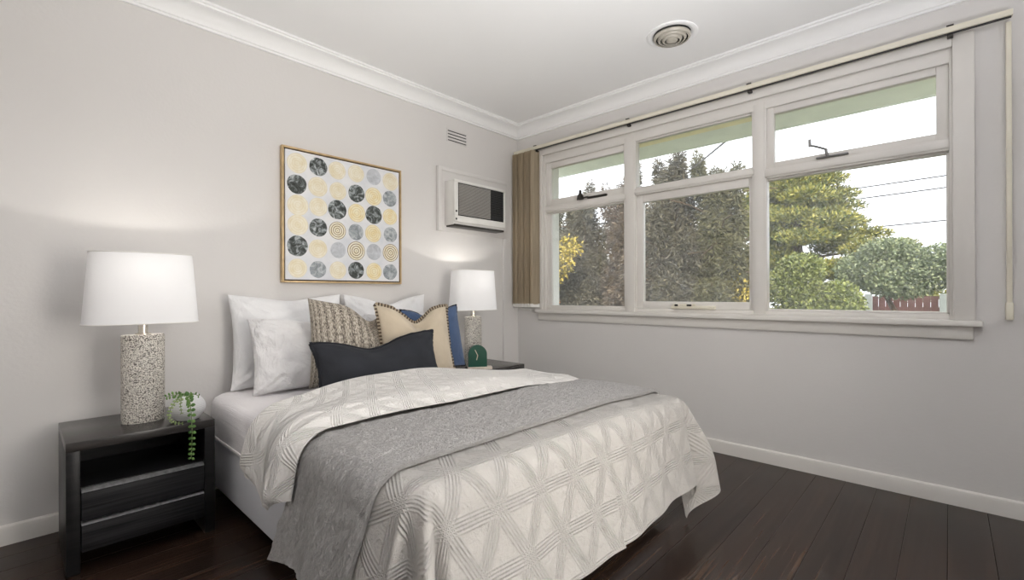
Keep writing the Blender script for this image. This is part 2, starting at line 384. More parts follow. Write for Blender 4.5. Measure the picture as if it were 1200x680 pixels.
# ---------------------------------------------------------------- vertical blind drawn to the corner
bl = thing('vertical_blind', 'tan vertical blind stacked open against the room corner', 'blind', (0, 0, 2.43))
def LB(): b = WB(); b.off = Vector((0, 0, -2.43)); return b
b = LB(); b.box(-.062, -.022, -3.275, -.005, 2.433, 2.462, .003); b.build('headrail', M['cream'], bl)
b = LB(); b.box(-.05, -.034, -3.27, -.01, 2.4285, 2.4345); b.build('headrail_groove', M['black'], bl)
def slat_mat():
    t = NT('tan_blind_fabric'); uv = t.uv(); f = t.noise(t.mapping(uv, (60, 3, 1)), 1, 3)
    t.base(t.ramp(f, [(.3, (.54, .45, .32)), (.7, (.66, .57, .43))]), .8); return t.m
M['slat'] = slat_mat()
for k in range(11):
    y = -.03 - k*.0235; an = math.radians(-14 + 10*math.sin(k*2.3))
    sl = B().grid(lambda u, v: ((u-.5)*.089*math.cos(an)+0, (u-.5)*.089*math.sin(an)+.004*math.sin(PI*u), -1.39+1.375*v), 6, 2, uvf=lambda u, v: (u*.089+k, v))
    b = B(); b.grid(lambda u, v: ((u-.5)*.089*math.cos(an), (u-.5)*.089*math.sin(an)-.005*math.sin(PI*u), -1.425+1.42*v), 6, 2, uvf=lambda u, v: (u*.089+k, v))
    for v in list(b.bm.verts): pass
    g = bmesh.ops.solidify(b.bm, geom=list(b.bm.faces), thickness=.001)
    so = b.build('slat', M['slat'], bl, (-.05, y, 0))
    b = B(); b.box(-.043, .043, -.003, .003, -1.452, -1.418, .002, rot=Matrix.Rotation(an, 3, 'Z')); b.build('bottom_weight', M['white'], so)
for x in (-.09, -.012):
    b = LB(); b.tube([(x, -.03-.0235*k/4, .968-.018*abs(math.sin(PI*k/4))) for k in range(41)], .0018, 5)
    b.build('bottom_chain', M['white'], bl)
for y in (-.27, -1.22, -2.10, -3.055):
    b = LB(); b.box(-.066, -.0, y-.014, y+.014, 2.462, 2.468, .001); b.box(-.03, -.0235, y-.008, y+.008, 2.415, 2.465, .001); b.box(-.05, -.015, y-.012, y+.012, 2.412, 2.428, .003); b.build('bracket', M['darkmetal'], bl)
b = LB(); b.box(-.03, -.006, -3.272, -3.252, .972, 2.415, .003); b.box(-.032, -.004, -3.276, -3.248, .965, 1.05, .004); b.build('cord_cover', M['cream'], bl)

# ---------------------------------------------------------------- wall vent, air conditioner, ceiling register
v = thing('wall_vent', 'small painted wall vent with thin slots near the ceiling', 'vent', (-.764, 0, 2.435))
B().box(-.11, .11, -.006, 0, -.058, .058, .003).build('plate', M['wall'], v)
for k in range(4): B().box(-.1, .1, -.0075, -.005, .03-k*.026, .0375-k*.026).build('slot', M['shadowgap'], v)

ac = thing('air_conditioner', 'boxy wall air conditioner with silver grille on a painted panel', 'air conditioner', (-.62, 0, 1.62))
def AB(): b = WB(); b.off = Vector((.62, 0, -1.62)); return b
AB().box(-.985, -.175, -.016, 0, 1.622, 2.152, .003).build('mounting_panel', M['wall'], ac)
b = AB(); b.box(-.985, -.945, -.030, -.016, 1.622, 2.152, .008); b.box(-.945, -.175, -.022, -.016, 2.12, 2.152, .003); b.build('panel_moulding', M['wall'], ac)
body = AB().box(-.912, -.325, -.128, -.016, 1.668, 2.034, .006).build('body', M['white'], ac)
b = AB(); b.box(-.912, -.325, -.146, -.126, 2.012, 2.034, .004); b.box(-.912, -.325, -.146, -.126, 1.690, 1.742, .004); b.box(-.912, -.872, -.146, -.126, 1.742, 2.012, .004); b.box(-.337, -.325, -.146, -.126, 1.742, 2.012, .004)
b.build('front_frame', M['white'], ac)
b = AB(); b.box(-.905, -.332, -.138, -.03, 1.655, 1.672, .003); b.build('base_tray', M['darkmetal'], ac)
AB().box(-.872, -.337, -.134, -.126, 1.742, 2.012).build('grille_backing', M['shadowgap'], ac)
M['grille'] = plain('silver_grille', (.42, .40, .37), .4, .4)
b = AB()
for k in range(26): z = 1.752+k*.0098; b.box(-.862, -.502, -.142, -.134, z, z+.0062)
b.build('intake_grille', M['grille'], ac)
b = AB()
for k in range(14): z = 1.80+k*.0145; b.box(-.492, -.347, -.141, -.134, z, z+.006)
b.box(-.492, -.347, -.141, -.134, 1.755, 1.79); b.build('outlet_louvre', M['black'], ac)
for z in (1.712, 1.775):
    b = AB(); b.box(-.900, -.886, -.149, -.145, z-.008, z+.008, .003); b.build('screw_cap', M['black'], ac)

rg = thing('ceiling_register', 'round beige ceiling register with concentric rings', 'vent', (-.555, -1.805, ZC))
b = B(); b.lathe([(.150, 0), (.150, -.006), (.140, -.010), (.118, -.006), (.112, .0)], n=48, caps=(False, False)); b.build('flange', M['ceil'], rg)
b = B(); b.lathe([(.110, .0), (.110, -.012)], n=40); b.build('duct_throat', M['shadowgap'], rg)
M['taupe'] = plain('taupe_enamel', (.48, .45, .39), .4)
for r, z in ((.108, -.016), (.083, -.022), (.058, -.028)):
    b = B(); b.lathe([(r, z+.008), (r+.003, z-.002), (r-.004, z-.012), (r-.014, z-.014), (r-.012, z-.006), (r-.004, z+.008)], n=44, caps=(False, False)); b.build('ring', M['taupe'], rg)
b = B(); b.lathe([(.002, -.046), (.02, -.045), (.034, -.038), (.036, -.03), (.03, -.026)], n=32); b.build('centre_disc', M['taupe'], rg)

# ---------------------------------------------------------------- painting
pt = thing('painting', 'square canvas of gold and ink circles in a thin gold frame', 'painting', (-1.771, 0, 1.178))
S = .862; T = .040
b = B()
for x0, x1, z0, z1 in ((-S/2, -S/2+.012, 0, S-.006), (S/2-.012, S/2, 0, S-.006), (-S/2+.012, S/2-.012, 0, .012), (-S/2+.012, S/2-.012, S-.018, S-.006)):
    b.box(x0, x1, -T, -.004, z0, z1, .002)
M['goldframe'] = plain('pale_gold_timber', (.50, .36, .19), .4, .25, var=.15, scale=20); M['gap'] = plain('frame_rebate', (.05, .03, .02), .7)
b.build('frame', M['goldframe'], pt)
B().box(-S/2+.012, S/2-.012, -.020, -.004, .012, S-.018).build('rebate', M['gap'], pt)
def canvas_mats():
    t = NT('canvas_white'); o = t.obj(); t.base(t.ramp(t.noise(o, 5, 5, .6), [(.35, (.66, .68, .72)), (.6, (.80, .80, .81))]), .7); t.bump(t.noise(o, 300, 2), .0005); res = [t.m]
    for nm, c0, c1, ring, k in (('gold_wash', (.74, .66, .46), (.84, .80, .68), (.62, .50, .28), .3), ('gold_bright', (.82, .68, .36), (.88, .82, .62), (.50, .34, .12), .4), ('gold_ringed', (.76, .68, .48), (.85, .81, .70), (.20, .13, .05), .9)):
        t = NT(nm); x, y, z = t.sep(t.uv()); r = t.math('SQRT', t.math('ADD', t.math('MULTIPLY', x, x), t.math('MULTIPLY', y, y)))
        nz = t.noise(t.obj(), 22, 4, .6)
        s_ = t.math('SINE', t.math('ADD', t.math('MULTIPLY', r, 26), t.math('MULTIPLY', nz, 2.5)))
        f = t.math('MULTIPLY', t.math('GREATER_THAN', s_, .62 if k < .9 else .45), k)
        t.base(t.mix(f, t.ramp(nz, [(.3, c0), (.65, c1)]), ring), .45, .15); res.append(t.m)
    for nm, st in (('ink_dark', [(.34, (.012, .015, .014)), (.48, (.06, .07, .065)), (.60, (.30, .33, .34)), (.72, (.68, .70, .72))]), ('ink_grey', [(.3, (.14, .16, .17)), (.5, (.34, .37, .39)), (.7, (.60, .62, .64))]), ('ink_pale', [(.3, (.40, .42, .45)), (.7, (.60, .62, .66))])):
        t = NT(nm); t.base(t.ramp(t.noise(t.obj(), 24, 5, .6, 1.2), st), .6); res.append(t.m)
    return res
cm = canvas_mats()
G, GB, GR, D, K, L = 1, 2, 3, 4, 5, 6
rows = [[G, D, G, G, L, G], [D, G, G, D, GB, K], [G, G, D, GB, D, GB], [G, D, GR, K, GB, K], [D, G, L, GR, L, GR], [G, K, G, D, GB, K]]
b = B(); b.mi = 0; Q = S/2-.020; b.box(-Q, Q, -.034, -.020, .020, S-.026); cz = (S-.006)/2
for i, row in enumerate(rows):
    for j, m in enumerate(row):
        b.mi = m; x = (j-2.5)*.134+random.uniform(-.005, .005); z = cz+(2.5-i)*.134+random.uniform(-.006, .006)
        R = .0635 if m in (D, G, GB, GR) else .058; R *= random.uniform(.93, 1.04); n = 40; s0 = random.uniform(0, 50)
        rim = []
        for k in range(n):
            a = 2*PI*k/n; rr = R*(1+(.05 if m in (D, K) else .02)*noise.noise(Vector((math.cos(a)*1.8+s0, math.sin(a)*1.8, s0))))
            rim.append((rr*math.cos(a), rr*math.sin(a)))
        vs = [b.bm.verts.new((x+p, -.0343-.00012*(i*6+j) % .0006, z+q)) for p, q in rim]
        f = b.bm.faces.new(vs); f.material_index = m
        for l, (p, q) in zip(f.loops, rim): l[b.uv].uv = (p/R, q/R)
b.build('canvas', cm, pt, normals=False)

# ---------------------------------------------------------------- bed
BX, BYH, A, LB_ = -1.855, -.05, .765, 2.03
bed = thing('bed', 'queen bed base and mattress in white sheet against the wall', 'bed', (BX, BYH, 0))
B().box(-A+.01, A-.025, -LB_+.04, 0, .075, .342, .02, 3).build('bed_base', M['bedbase'], bed)
def mattress():
    b = B()
    def P(u, v):
        a = 2*PI*u; ca, sa = math.cos(a), math.sin(a); p = 16
        x = math.copysign(abs(ca)**(2/p), ca); y = math.copysign(abs(sa)**(2/p), sa)
        prof = [(.02, 0), (.0, .02), (-.004, .10), (.0, .175), (.010, .20), (.03, .214), (.07, .22), (.3, .222), (A-.01, .222)]
        k = min(int(round(v*8)), 8); ins, z = prof[k]
        ex, ey = A-ins, LB_/2-ins
        if k == 8: ex, ey = .01, LB_/2-A+.01
        return (x*ex, -LB_/2+y*ey, .34+z)
    b.grid(P, 160, 8, cu=True, uvf=lambda u, v: (u*7, v*.8)); return b
M_ = mattress().build('mattress', M['sheet'], bed)
b = B(); b.tube([(A*math.copysign(abs(math.cos(a))**(.125), math.cos(a)), -LB_/2+LB_/2*math.copysign(abs(math.sin(a))**.125, math.sin(a)), .357) for a in [2*PI*k/96 for k in range(96)]], .008, 6, closed=True); b.build('piping', M['sheet'], M_)
for x in (-.62, .62):
    for y in (-.2, -1.02, -1.83): B().lathe([(.03, 0), (.03, .03), (.022, .04), (.022, .078)], (x, y, 0), 16).build('foot', M['black'], bed)

TOP = .575
def prof(d, r, fl, rr):
    A1 = PI/2 - fl; la = r*A1
    if d <= la: a = d/r; return rr*math.sin(a), rr*(1-math.cos(a))
    m = d-la; return rr*math.sin(A1)+m*math.sin(fl), rr*(1-math.cos(A1))+m*math.cos(fl)
def smooth(x): x = max(0, min(1, x)); return x*x*(3-2*x)
def drape(s, t, h, seed=0, rip=1):
    """bed-local point of cloth at unfolded (s across from the bed centre, t from the head), h above the quilt"""
    r = .085; xf = (A+.07 if s < 0 else A+.03)-r; tf = LB_+.06-r
    ds = max(abs(s)-xf, 0); dt = max(t-tf, 0); sg = 1 if s > 0 else -1
    n1 = noise.noise(Vector((s*2.2, t*2.2, seed))); h -= .02*smooth((s-.2)/.5)
    if ds == 0 and dt == 0:
        edge = min(1, (xf-abs(s))/.3, (tf-t)/.3)
        return Vector((s, -t, TOP+r*0+.045+h+.014*n1*rip*edge))
    d = math.hypot(ds, dt); ph = math.atan2(dt, ds)
    rr = r+h
    if s > 0 and ds > 0 and dt > 0: ph += .30*math.sin(2*ph)*smooth(d/.4)
    out, down = prof(d, r, math.radians(13 if s < 0 else 10), rr)
    k = smooth(d/.4)
    wave = .016*math.sin(t*11+seed) + .012*math.sin(t*23+1+seed) if dt == 0 else 0
    if ds == 0: wave = .010*math.sin(s*9+.5) + .004*math.sin(s*23)
    c_ = 0
    if ds > 0 and dt > 0:
        q = ph/(PI/2)
        if sg > 0: c_ = .10*math.sin(q*2*PI*1.0-.6)*math.sin(PI*q) + .05*math.sin(q*PI*5)*math.sin(PI*q)
        else: c_ = .06*math.sin(q*2*PI*2+.4)*math.sin(PI*q) + .03*math.sin(q*PI*7)*math.sin(PI*q)
        wave = (.016*math.sin(tf*11+seed)+.012*math.sin(tf*23+1+seed))*(1-q) + (.010*math.sin(sg*xf*9+.5)+.004*math.sin(sg*xf*23))*q
    o2 = out + (wave + c_)*k*rip
    x = sg*(xf + o2*math.cos(ph)) if ds > 0 else s
    y = tf + o2*math.sin(ph) if dt > 0 else t
    if ds == 0 or dt == 0:
        x = sg*(xf+o2) if ds > 0 else s; y = tf+o2 if dt > 0 else t
    return Vector((x, -y, max(.012, TOP+.045+h-down)))
duv = thing('duvet', 'white pintucked duvet spread over the bed, top turned back', 'duvet', (BX, BYH, 0))
OV = .415
b = B(); T0, T1, SW = 1.12, LB_+.055-.075+OV+.05, A+.025-.075+OV+.05
SL = A+.12
b.grid(lambda u, v: drape(-(SL+(SW-SL)*smooth((v-.42)/.15))+u*(SW+SL+(SW-SL)*smooth((v-.42)/.15)), T0+(T1-T0)*v, 0), 220, 180, uvf=lambda u, v: (-SW+u*2*SW, T0+(T1-T0)*v))
bmesh.ops.solidify(b.bm, geom=list(b.bm.faces), thickness=.012)
b.build('duvet_cover', M['duvet'], duv, sharp=None)
# turned-back top: a soft closed roll in section, draped across
def cuff(u, v):
    a = v  # 0..1 around the section
    tf_, tb_ = .80, 1.485; th = .062
    if a < .44: q = a/.44; t = tb_+(tf_+.05-tb_)*q; h = th*(.55+.45*smooth(q*5)) if q < .2 else th+.006*math.sin(q*7)
    elif a < .56: q = (a-.44)/.12; ang = PI/2+PI*q; t = tf_+.05+.05*math.cos(ang); h = th/2+.006+(th/2)*math.sin(ang)
    else: q = (a-.56)/.44; t = tf_+.05+(tb_-tf_-.05)*q; h = .006+.028*smooth((q-.80)/.2)
    end = .43 if a < .40 else (.37 if a < .62 else .40)
    s = -1+2*u; SWc = A-.05+(.265+.05*math.sin(PI*min(1, a/.44)) if a < .44 else .265+.02*math.sin(PI*min(1, (a-.44)/.2)) if a < .64 else .265)
    SR = A-.05+.36
    ss = s*(SWc if s < 0 else SR)
    dl = max(0, -ss-(A-.05))
    hd = smooth((1.485-t)/.6)
    t += hd*(.27*smooth((-ss-.25)/.62)+.20*smooth((ss-.1)/.6)+.14*smooth((dl-.10)/.25)*(1-smooth((a-.25)/.2)))
    q_ = min(1, max(0, (abs(s)-.95)/.05)); cap = math.sqrt(1-q_*q_)
    h = .034+(h-.034)*cap
    h *= 1-.55*smooth((ss-.0)/.6)
    return drape(ss, t + .012*noise.noise(Vector((ss*3, 5, 1))), h, 0)
b = B()
b.grid(cuff, 150, 84, cv=True, uvf=lambda u, v: ((u*2-1)*1.2, abs(v-.5)*1.56+.4))
for row in (0, -1): pass
b.build('turned_back_top', M['duvet'], duv, sharp=None)
# throw
def runner(u, v):
    s = -(A-.05+.455) + u*(2*(A-.05)+.455+.34)
    q = v
    if q < .46: w_ = q/.46; hh = .020+.004*math.sin(PI*w_)
    elif q < .5: w_ = 1; hh = .020-.014*(q-.46)/.04
    elif q < .96: w_ = 1-(q-.5)/.46; hh = .006
    else: w_ = 0; hh = .006+.014*(q-.96)/.04
    dl = max(0, -s-(A-.05)); dr = max(0, s-(A-.05))
    t = 1.475 + (1.915-1.475)*w_ + .006*noise.noise(Vector((s*6, w_*9, 3)))
    t -= smooth(dl/.3)*dl*(.12*(1-w_)+.05*w_); t += dr*.05
    hh += (.0045*noise.noise(Vector((s*26, t*42, 7)))+.003*noise.noise(Vector((s*60+3*noise.noise(Vector((s*9, t*9, 2))), t*95, 17))))*(1 if q < .48 else .1)
    return drape(s, t, hh, 0)
b = B(); b.grid(runner, 420, 190, cv=True, uvf=lambda u, v: (u*2.3, (v if v < .5 else 1-v)*.98))
o = b.build('throw', M['runner'], None, (BX, BYH, 0), sharp=None); tag(o, 'crinkled grey throw laid across the white duvet', 'throw')

# ---------------------------------------------------------------- pillows and cushions
def pillow(name, label, cat, w_, h_, t_, loc, lean, yaw, roll, m, pinch=.10, chop=0, wr=.010, seed=0, trim=None, trimname=None, group=None, cx=0, tuck=None):
    def outline(u, v):
        x = w_/2*u*(1-pinch*(1-v*v)*u*u); z = h_/2*v*(1-pinch*(1-u*u)*v*v)
        if chop: z -= chop*math.exp(-((u-cx)/.42)**2)*smooth((v+.2)/1.2)
        return x, z
    def P(side):
        def f(u, v):
            u, v = u*2-1, v*2-1; u = math.sin(u*PI/2*.999)/math.sin(PI/2*.999); v = math.sin(v*PI/2*.999)/math.sin(PI/2*.999)
            x, z = outline(u, v)
            e = max(0, (1-u*u)*(1-v*v)); th = t_/2*(e**.5)*1.12
            bul = 1+.18*(1-(v+1)/2)
            n_ = noise.noise(Vector((x*7+seed, z*7, seed*1.7+side)))+.5*noise.noise(Vector((x*17+seed, z*15, seed+side*3)))-.5*abs(noise.noise(Vector((x*11-z*6, z*16+x*7, seed+side))))-.3*abs(noise.noise(Vector((x*24+z*10, z*30, seed*2+side))))
            d_ = math.sqrt(e)
            cor = wr*.8*math.sin(26*(abs(u)-abs(v))+n_*2)*max(0, u*u*v*v)*1.6*(1-e)
            y = -side*(th*bul + (wr*n_+cor)*min(1, e*4))
            if chop and side > 0: y += .35*chop*math.exp(-((u-cx)/.22)**2)*smooth((v+.1)/.9)*min(1, e*3)
            return (x, y, z+h_/2)
        return f
    b = B(); uvf = lambda u, v: (u*w_, v*h_)
    b.grid(P(1), 56, 48, uvf=uvf); b.grid(P(-1), 56, 48, uvf=uvf)
    bmesh.ops.remove_doubles(b.bm, verts=list(b.bm.verts), dist=1e-4)
    o = b.build(name, m, None, loc, sharp=None); o.rotation_euler = (Matrix.Rotation(yaw, 3, 'Z') @ Matrix.Rotation(-lean, 3, 'X') @ Matrix.Rotation(roll, 3, 'Y')).to_euler()
    tag(o, label, cat, group)
    if trim:
        pts = []
        N = 40
        for i in range(N): pts.append((-1+2*i/N, 1))
        for i in range(N): pts.append((1, 1-2*i/N))
        for i in range(N): pts.append((1-2*i/N, -1))
        for i in range(N): pts.append((-1, -1+2*i/N))
        ring = [outline(math.sin(u*PI/2), math.sin(v*PI/2)) for u, v in pts]
        b = B()
        if trim[0] == 'piping':
            b.tube([(x*1.006, .0015*random.uniform(-1, 1), z+h_/2+(.002 if z > 0 else -.002)) for x, z in ring], lambda q: trim[1]*random.uniform(.8, 1.3), 6, closed=True)
        else:
            wd = trim[1]; n = len(ring); L_ = [0]
            for i in range(n): a_, c_ = ring[i], ring[(i+1) % n]; L_.append(L_[-1]+math.hypot(a_[0]-c_[0], a_[1]-c_[1]))
            def Fg(u, v):
                i = int(round(u*n)); x, z = ring[i % n]; k = 1 + v*0
                a_, c_ = ring[(i-1) % n], ring[(i+1) % n]; nx, nz = -(c_[1]-a_[1]), c_[0]-a_[0]; l_ = math.hypot(nx, nz) or 1
                nx, nz = nx/l_, nz/l_
                jag = random.uniform(.8, 1.1) if v > .6 else 1
                return (x+nx*wd*v*jag, random.uniform(-.003, .003)*v-.002, z+nz*wd*v*jag+h_/2)
            b.grid(Fg, n, 2, cu=False, uvf=lambda u, v: (L_[int(round(u*n))], v*wd))
            bmesh.ops.solidify(b.bm, geom=list(b.bm.faces), thickness=.004)
        b.build(trimname, trim[2], o, sharp=None)
    return o
Zb = .565
pillow('pillow', 'tall white pillow leaning on the wall, left back of bed', 'pillow', .66, .54, .18, (-2.19, -.15, Zb), .09, 0, 0, M['pillow'], .07, .02, .020, 1, group='white bed pillows')
pillow('pillow', 'crumpled white pillow in front of the taller left white one', 'pillow', .70, .42, .19, (-2.13, -.39, Zb), .28, -.03, .01, M['pillow2'], .06, .02, .030, 5, group='white bed pillows')
pillow('pillow', 'white pillow on the wall behind the beige cushion', 'pillow', .66, .54, .17, (-1.51, -.15, Zb), .09, 0, 0, M['pillow'], .09, .05, .020, 9, group='white bed pillows')
pillow('pillow', 'white pillow mostly hidden behind blue cushion', 'pillow', .69, .42, .16, (-1.42, -.34, Zb), .26, .03, 0, M['pillow2'], .06, 0, .012, 12, group='white bed pillows')
pillow('cushion', 'oatmeal tweed cushion with dark flecks, peaked left corner', 'cushion', .50, .50, .15, (-2.01, -.555, Zb+.01), .24, 0, .09, M['tweed'], .08, .10, .006, 21, cx=.5)
pillow('cushion', 'denim blue cushion tucked behind the beige fringed cushion', 'cushion', .50, .45, .15, (-1.31, -.45, Zb), .16, .03, -.05, M['blue'], .08, .07, .006, 33, ('piping', .005, M['navytrim']), 'piping')
pillow('cushion', 'beige linen cushion with striped blanket-stitch fringe', 'cushion', .53, .475, .15, (-1.595, -.64, Zb), .24, .0, .035, M['beige'], .07, .10, .006, 44, ('fringe', .02, M['fringe']), 'fringe')
pillow('cushion', 'long navy velvet lumbar cushion in front of the others', 'cushion', .76, .31, .17, (-1.93, -.785, Zb), .26, .0, -.03, M['navy'], .07, .06, .010, 55, ('piping', .008, M['navytrim']), 'fringed_edge', cx=-.12)

# ---------------------------------------------------------------- nightstands
def nightstand(label, loc):
    t = thing('nightstand', label, 'nightstand', loc, 0, 'charcoal bedside tables')
    W, D_, H_ = .505, .45, .522; P_ = .042
    for s in (-1, 1):
        x0, x1 = sorted((s*W/2, s*(W/2-P_))); B().box(x0, x1, -D_, 0, 0, H_-.036, .002).build('side_panel', M['nswood'], t)
    B().box(-W/2, W/2, -D_, 0, H_-.036, H_, .002).build('top', M['nstop_lit'], t)
    xi = W/2-P_
    B().box(-xi, xi, -.02, -.004, .09, H_-.036).build('back_panel', M['nswood'], t)
    B().box(-xi, xi, -D_+.025, -.02, .315, .333).build('shelf', M['nswood'], t)
    B().box(-xi, xi, -D_+.03, -.02, .075, .085).build('bottom_panel', M['nswood'], t)
    for z0, z1 in ((.205, .33), (.082, .20)):
        d = B().box(-xi+.003, xi-.003, -D_-.004, -D_+.35, z0, z1-.010, .002).build('drawer', M['nsdrawer'], t)
        b = B(); b.prism([(-D_-.004, z1-.0105), (-D_-.006, z1-.0105), (-D_+.010, z1-.001), (-D_+.03, z1-.001), (-D_+.03, z1-.0105)], lambda a, z, dd: (dd, a, z), -xi+.003, xi-.003)
        b.build('drawer_lip', M['silver'], d)
    return t
n1 = nightstand('charcoal timber nightstand under the lamp left of the bed', (-2.948, -.095, 0))
n2 = copy_tree(n1); n2.location = (-.70, -.03, 0); n2['label'] = 'charcoal nightstand beyond the bed, only its top corner showing'

# ---------------------------------------------------------------- lamps
def lamp(label, loc, rot=0):
    t = thing('table_lamp', label, 'lamp', loc, rot, 'mosaic bedside lamps')
    b = B(); b.lathe([(.078, 0), (.080, .003), (.081, .02), (.081, .2), (.081, .388), (.080, .396), (.076, .399)], n=64, sx=1, sy=.62); b.build('base', M['mosaic'], t)
    b = B(); b.lathe([(.030, .399), (.030, .404), (.019, .406), (.019, .456), (.012, .458), (.012, .52), (.010, .522)], n=20); b.build('neck', M['chrome'], t)
    b = B()
    for k in range(3):
        a = 2*PI*k/3; b.tube([(0, 0, .755), (.165*math.cos(a), .105*math.sin(a), .755)], .002, 6)
    b.tube([(0, 0, .52), (.03, 0, .54), (.045, 0, .62), (.03, 0, .73), (0, 0, .76), (-.03, 0, .73), (-.045, 0, .62), (-.03, 0, .54), (0, 0, .52)], .002, 6)
    b.build('harp', M['chrome'], t)
    b = B(); b.lathe([(.008, .53), (.014, .55), (.028, .59), (.030, .61), (.026, .63), (.01, .642), (.002, .644)], n=20); b.build('bulb', M['pillow'], t)
    b = B(); n = 14
    b.lathe([(.212-.024*k/n, .452+.316*k/n) for k in range(n+1)], n=72, sx=1, sy=.64, power=2.6, caps=(False, False)); sh = b.build('lamp_shade', M['shade'], t)
    b = B()
    for r, z in ((.2125, .452), (.1885, .768)):
        b = B(); b.tube([(r*math.copysign(abs(math.cos(a))**(2/2.6), math.cos(a)), .64*r*math.copysign(abs(math.sin(a))**(2/2.6), math.sin(a)), z) for a in [2*PI*k/90 for k in range(90)]], .0028, 6, closed=True)
        b.build('rim', M['white'], sh)
    for z_, k_ in ((.685, .85), (.498, 1.0)):
        l = light('lamp_light', 'POINT', (0, 0, z_), LAMP_W*k_, (1, .95, .88), shadow_soft_size=.012); l.parent = t
    return t
lamp('mosaic lamp with white shade on the left nightstand beside the plant', (-2.93, -.34, .522))
lamp('mosaic lamp with white shade behind the green clock', (-.80, -.24, .522))

# ---------------------------------------------------------------- clock
M['green'] = plain('deep_green_enamel', (.006, .075, .045), .3); M['stone'] = plain('pale_travertine', (.70, .62, .54), .6, var=.12, scale=30); M['brass'] = plain('pale_brass', (.72, .62, .50), .3, .6)
ck = thing('desk_clock', 'arched dark green desk clock on a pale stone base', 'clock', (-.885, -.40, .522), math.radians(-36))
B().box(-.085, .10, -.035, .035, 0, .020, .003).build('base', M['stone'], ck)
R_ = .072; arch = [(-R_, .02), (R_, .02)] + [(R_*math.cos(a), .115+R_*math.sin(a)) for a in [PI*k/24 for k in range(25)]]
B().prism(arch, lambda a, z, d: (a-.012, d, z), -.02, .02, True).build('case', M['green'], ck)
b = B(); b.box(-.003, .003, -.024, -.021, -.004, .040, rot=None); 
b.bm.clear(); b.uv = b.bm.loops.layers.uv.verify()
def hand(b, ang, L_): 
    r = Matrix.Rotation(ang, 3, 'Y'); m = r @ Vector((0, 0, L_/2)); c = Vector((-.012, -.0225, .108)) + m
    b.box(c.x-.0028, c.x+.0028, c.y-.001, c.y+.001, c.z-L_/2, c.z+L_/2, rot=None)
    for v in list(b.bm.verts)[-8:]: v.co = r @ (v.co-c) + c
hand(b, -.45, .048); hand(b, PI-.25 + .5, .036); b.build('hand', M['brass'], ck)

# ---------------------------------------------------------------- potted plant
pp = thing('potted_plant', 'small white round vase with trailing green succulent on nightstand', 'plant', (-2.785, -.46, .522))
def ribbed():
    t = NT('white_ribbed_ceramic'); x, y, z = t.sep(t.obj()); s_ = t.math('SINE', t.math('MULTIPLY', z, 2*PI/.007))
    t.base((.74, .74, .75), .45); t.bump(s_, .0006); return t.m
b = B(); pr = [(.03, 0), (.045, .004)] + [(.03+.042*math.sin(PI*(.12+.80*k/14)), .006+.108*k/14) for k in range(15)] + [(.036, .114), (.034, .10), (.034, .09)]
b.lathe(pr, n=40, caps=(True, True)); b.build('vase', ribbed(), pp)
def leafmat(name, a, c):
    t = NT(name); r = t.n('ShaderNodeNewGeometry').outputs['Random Per Island']; t.base(t.ramp(r, [(0, a), (1, c)]), .55, Subsurface_Weight=0); return t.m
M['succ'] = leafmat('succulent_leaf', (.05, .14, .03), (.20, .36, .09)); M['succ2'] = leafmat('pale_succulent_leaf', (.22, .34, .12), (.42, .50, .22)); M['stem'] = plain('green_stem', (.16, .22, .08), .6)
def leaf(b, p, d, up, L_, W_):
    d = d.normalized(); x = d.cross(up).normalized() if d.cross(up).length > .01 else Vector((1, 0, 0)); n = x.cross(d)
    p = Vector(p); q = [(0, 0), (.35, .5), (.7, .42), (1, 0), (.7, -.42), (.35, -.5)]
    vs = [b.bm.verts.new(p + d*L_*a + x*W_*c + n*(.12*L_*(1-4*(a-.5)**2) if c == 0 else 0)) for a, c in q]
    m = b.bm.verts.new(p+d*L_*.5+n*L_*.16); m2 = b.bm.verts.new(p+d*L_*.5-n*L_*.1)
    for i in range(6):
        b.bm.faces.new((vs[i], vs[(i+1) % 6], m)).smooth = True; b.bm.faces.new((vs[(i+1) % 6], vs[i], m2)).smooth = True
def strand(pts, m, n, L_, W_):
    pts = [Vector(p) for p in pts]; st = B().tube(pts, .0016, 5).build('stem', M['stem'], pp)
    b = B(); seg = len(pts)-1
    for k in range(n):
        f = k/(n-1)*seg; i = min(int(f), seg-1); p = pts[i].lerp(pts[i+1], f-i); tg = (pts[i+1]-pts[i]).normalized()
        side = tg.cross(Vector((.77, .64, 0))); side = side.normalized() if side.length > .2 else tg.cross(Vector((0, 0, 1))).normalized()
        sc = 1-.45*k/n
        for s in (-1, 1): leaf(b, p, side*s + tg*.25 + Vector((random.uniform(-.2, .2), random.uniform(-.2, .2), random.uniform(-.1, .2))), Vector((-.7, -.6, .4)), L_*sc, W_*sc)
    b.build('leaves', m, st, normals=True)
strand([(.0, -.01, .10), (-.005, -.05, .118), (-.008, -.085, .095), (-.006, -.098, .04), (-.004, -.10, -.03), (-.006, -.102, -.10), (-.008, -.103, -.155)], M['succ'], 17, .028, .020)
strand([(.0, .0, .10), (-.035, -.025, .122), (-.06, -.03, .127), (-.085, -.03, .122)], M['succ'], 7, .024, .015)
strand([(-.01, .0, .10), (-.05, -.045, .105), (-.075, -.06, .075), (-.085, -.065, .035), (-.07, -.075, .012), (-.04, -.095, .006)], M['succ2'], 14, .015, .010)
strand([(-.01, -.01, .10), (-.035, -.055, .112), (-.042, -.075, .085), (-.040, -.084, .05)], M['succ2'], 8, .014, .009)
strand([(.0, .01, .10), (.02, -.02, .118), (.035, -.04, .11)], M['succ'], 4, .018, .012)
strand([(.0, .01, .10), (-.02, .0, .122), (-.03, -.01, .125)], M['succ'], 4, .018, .012)

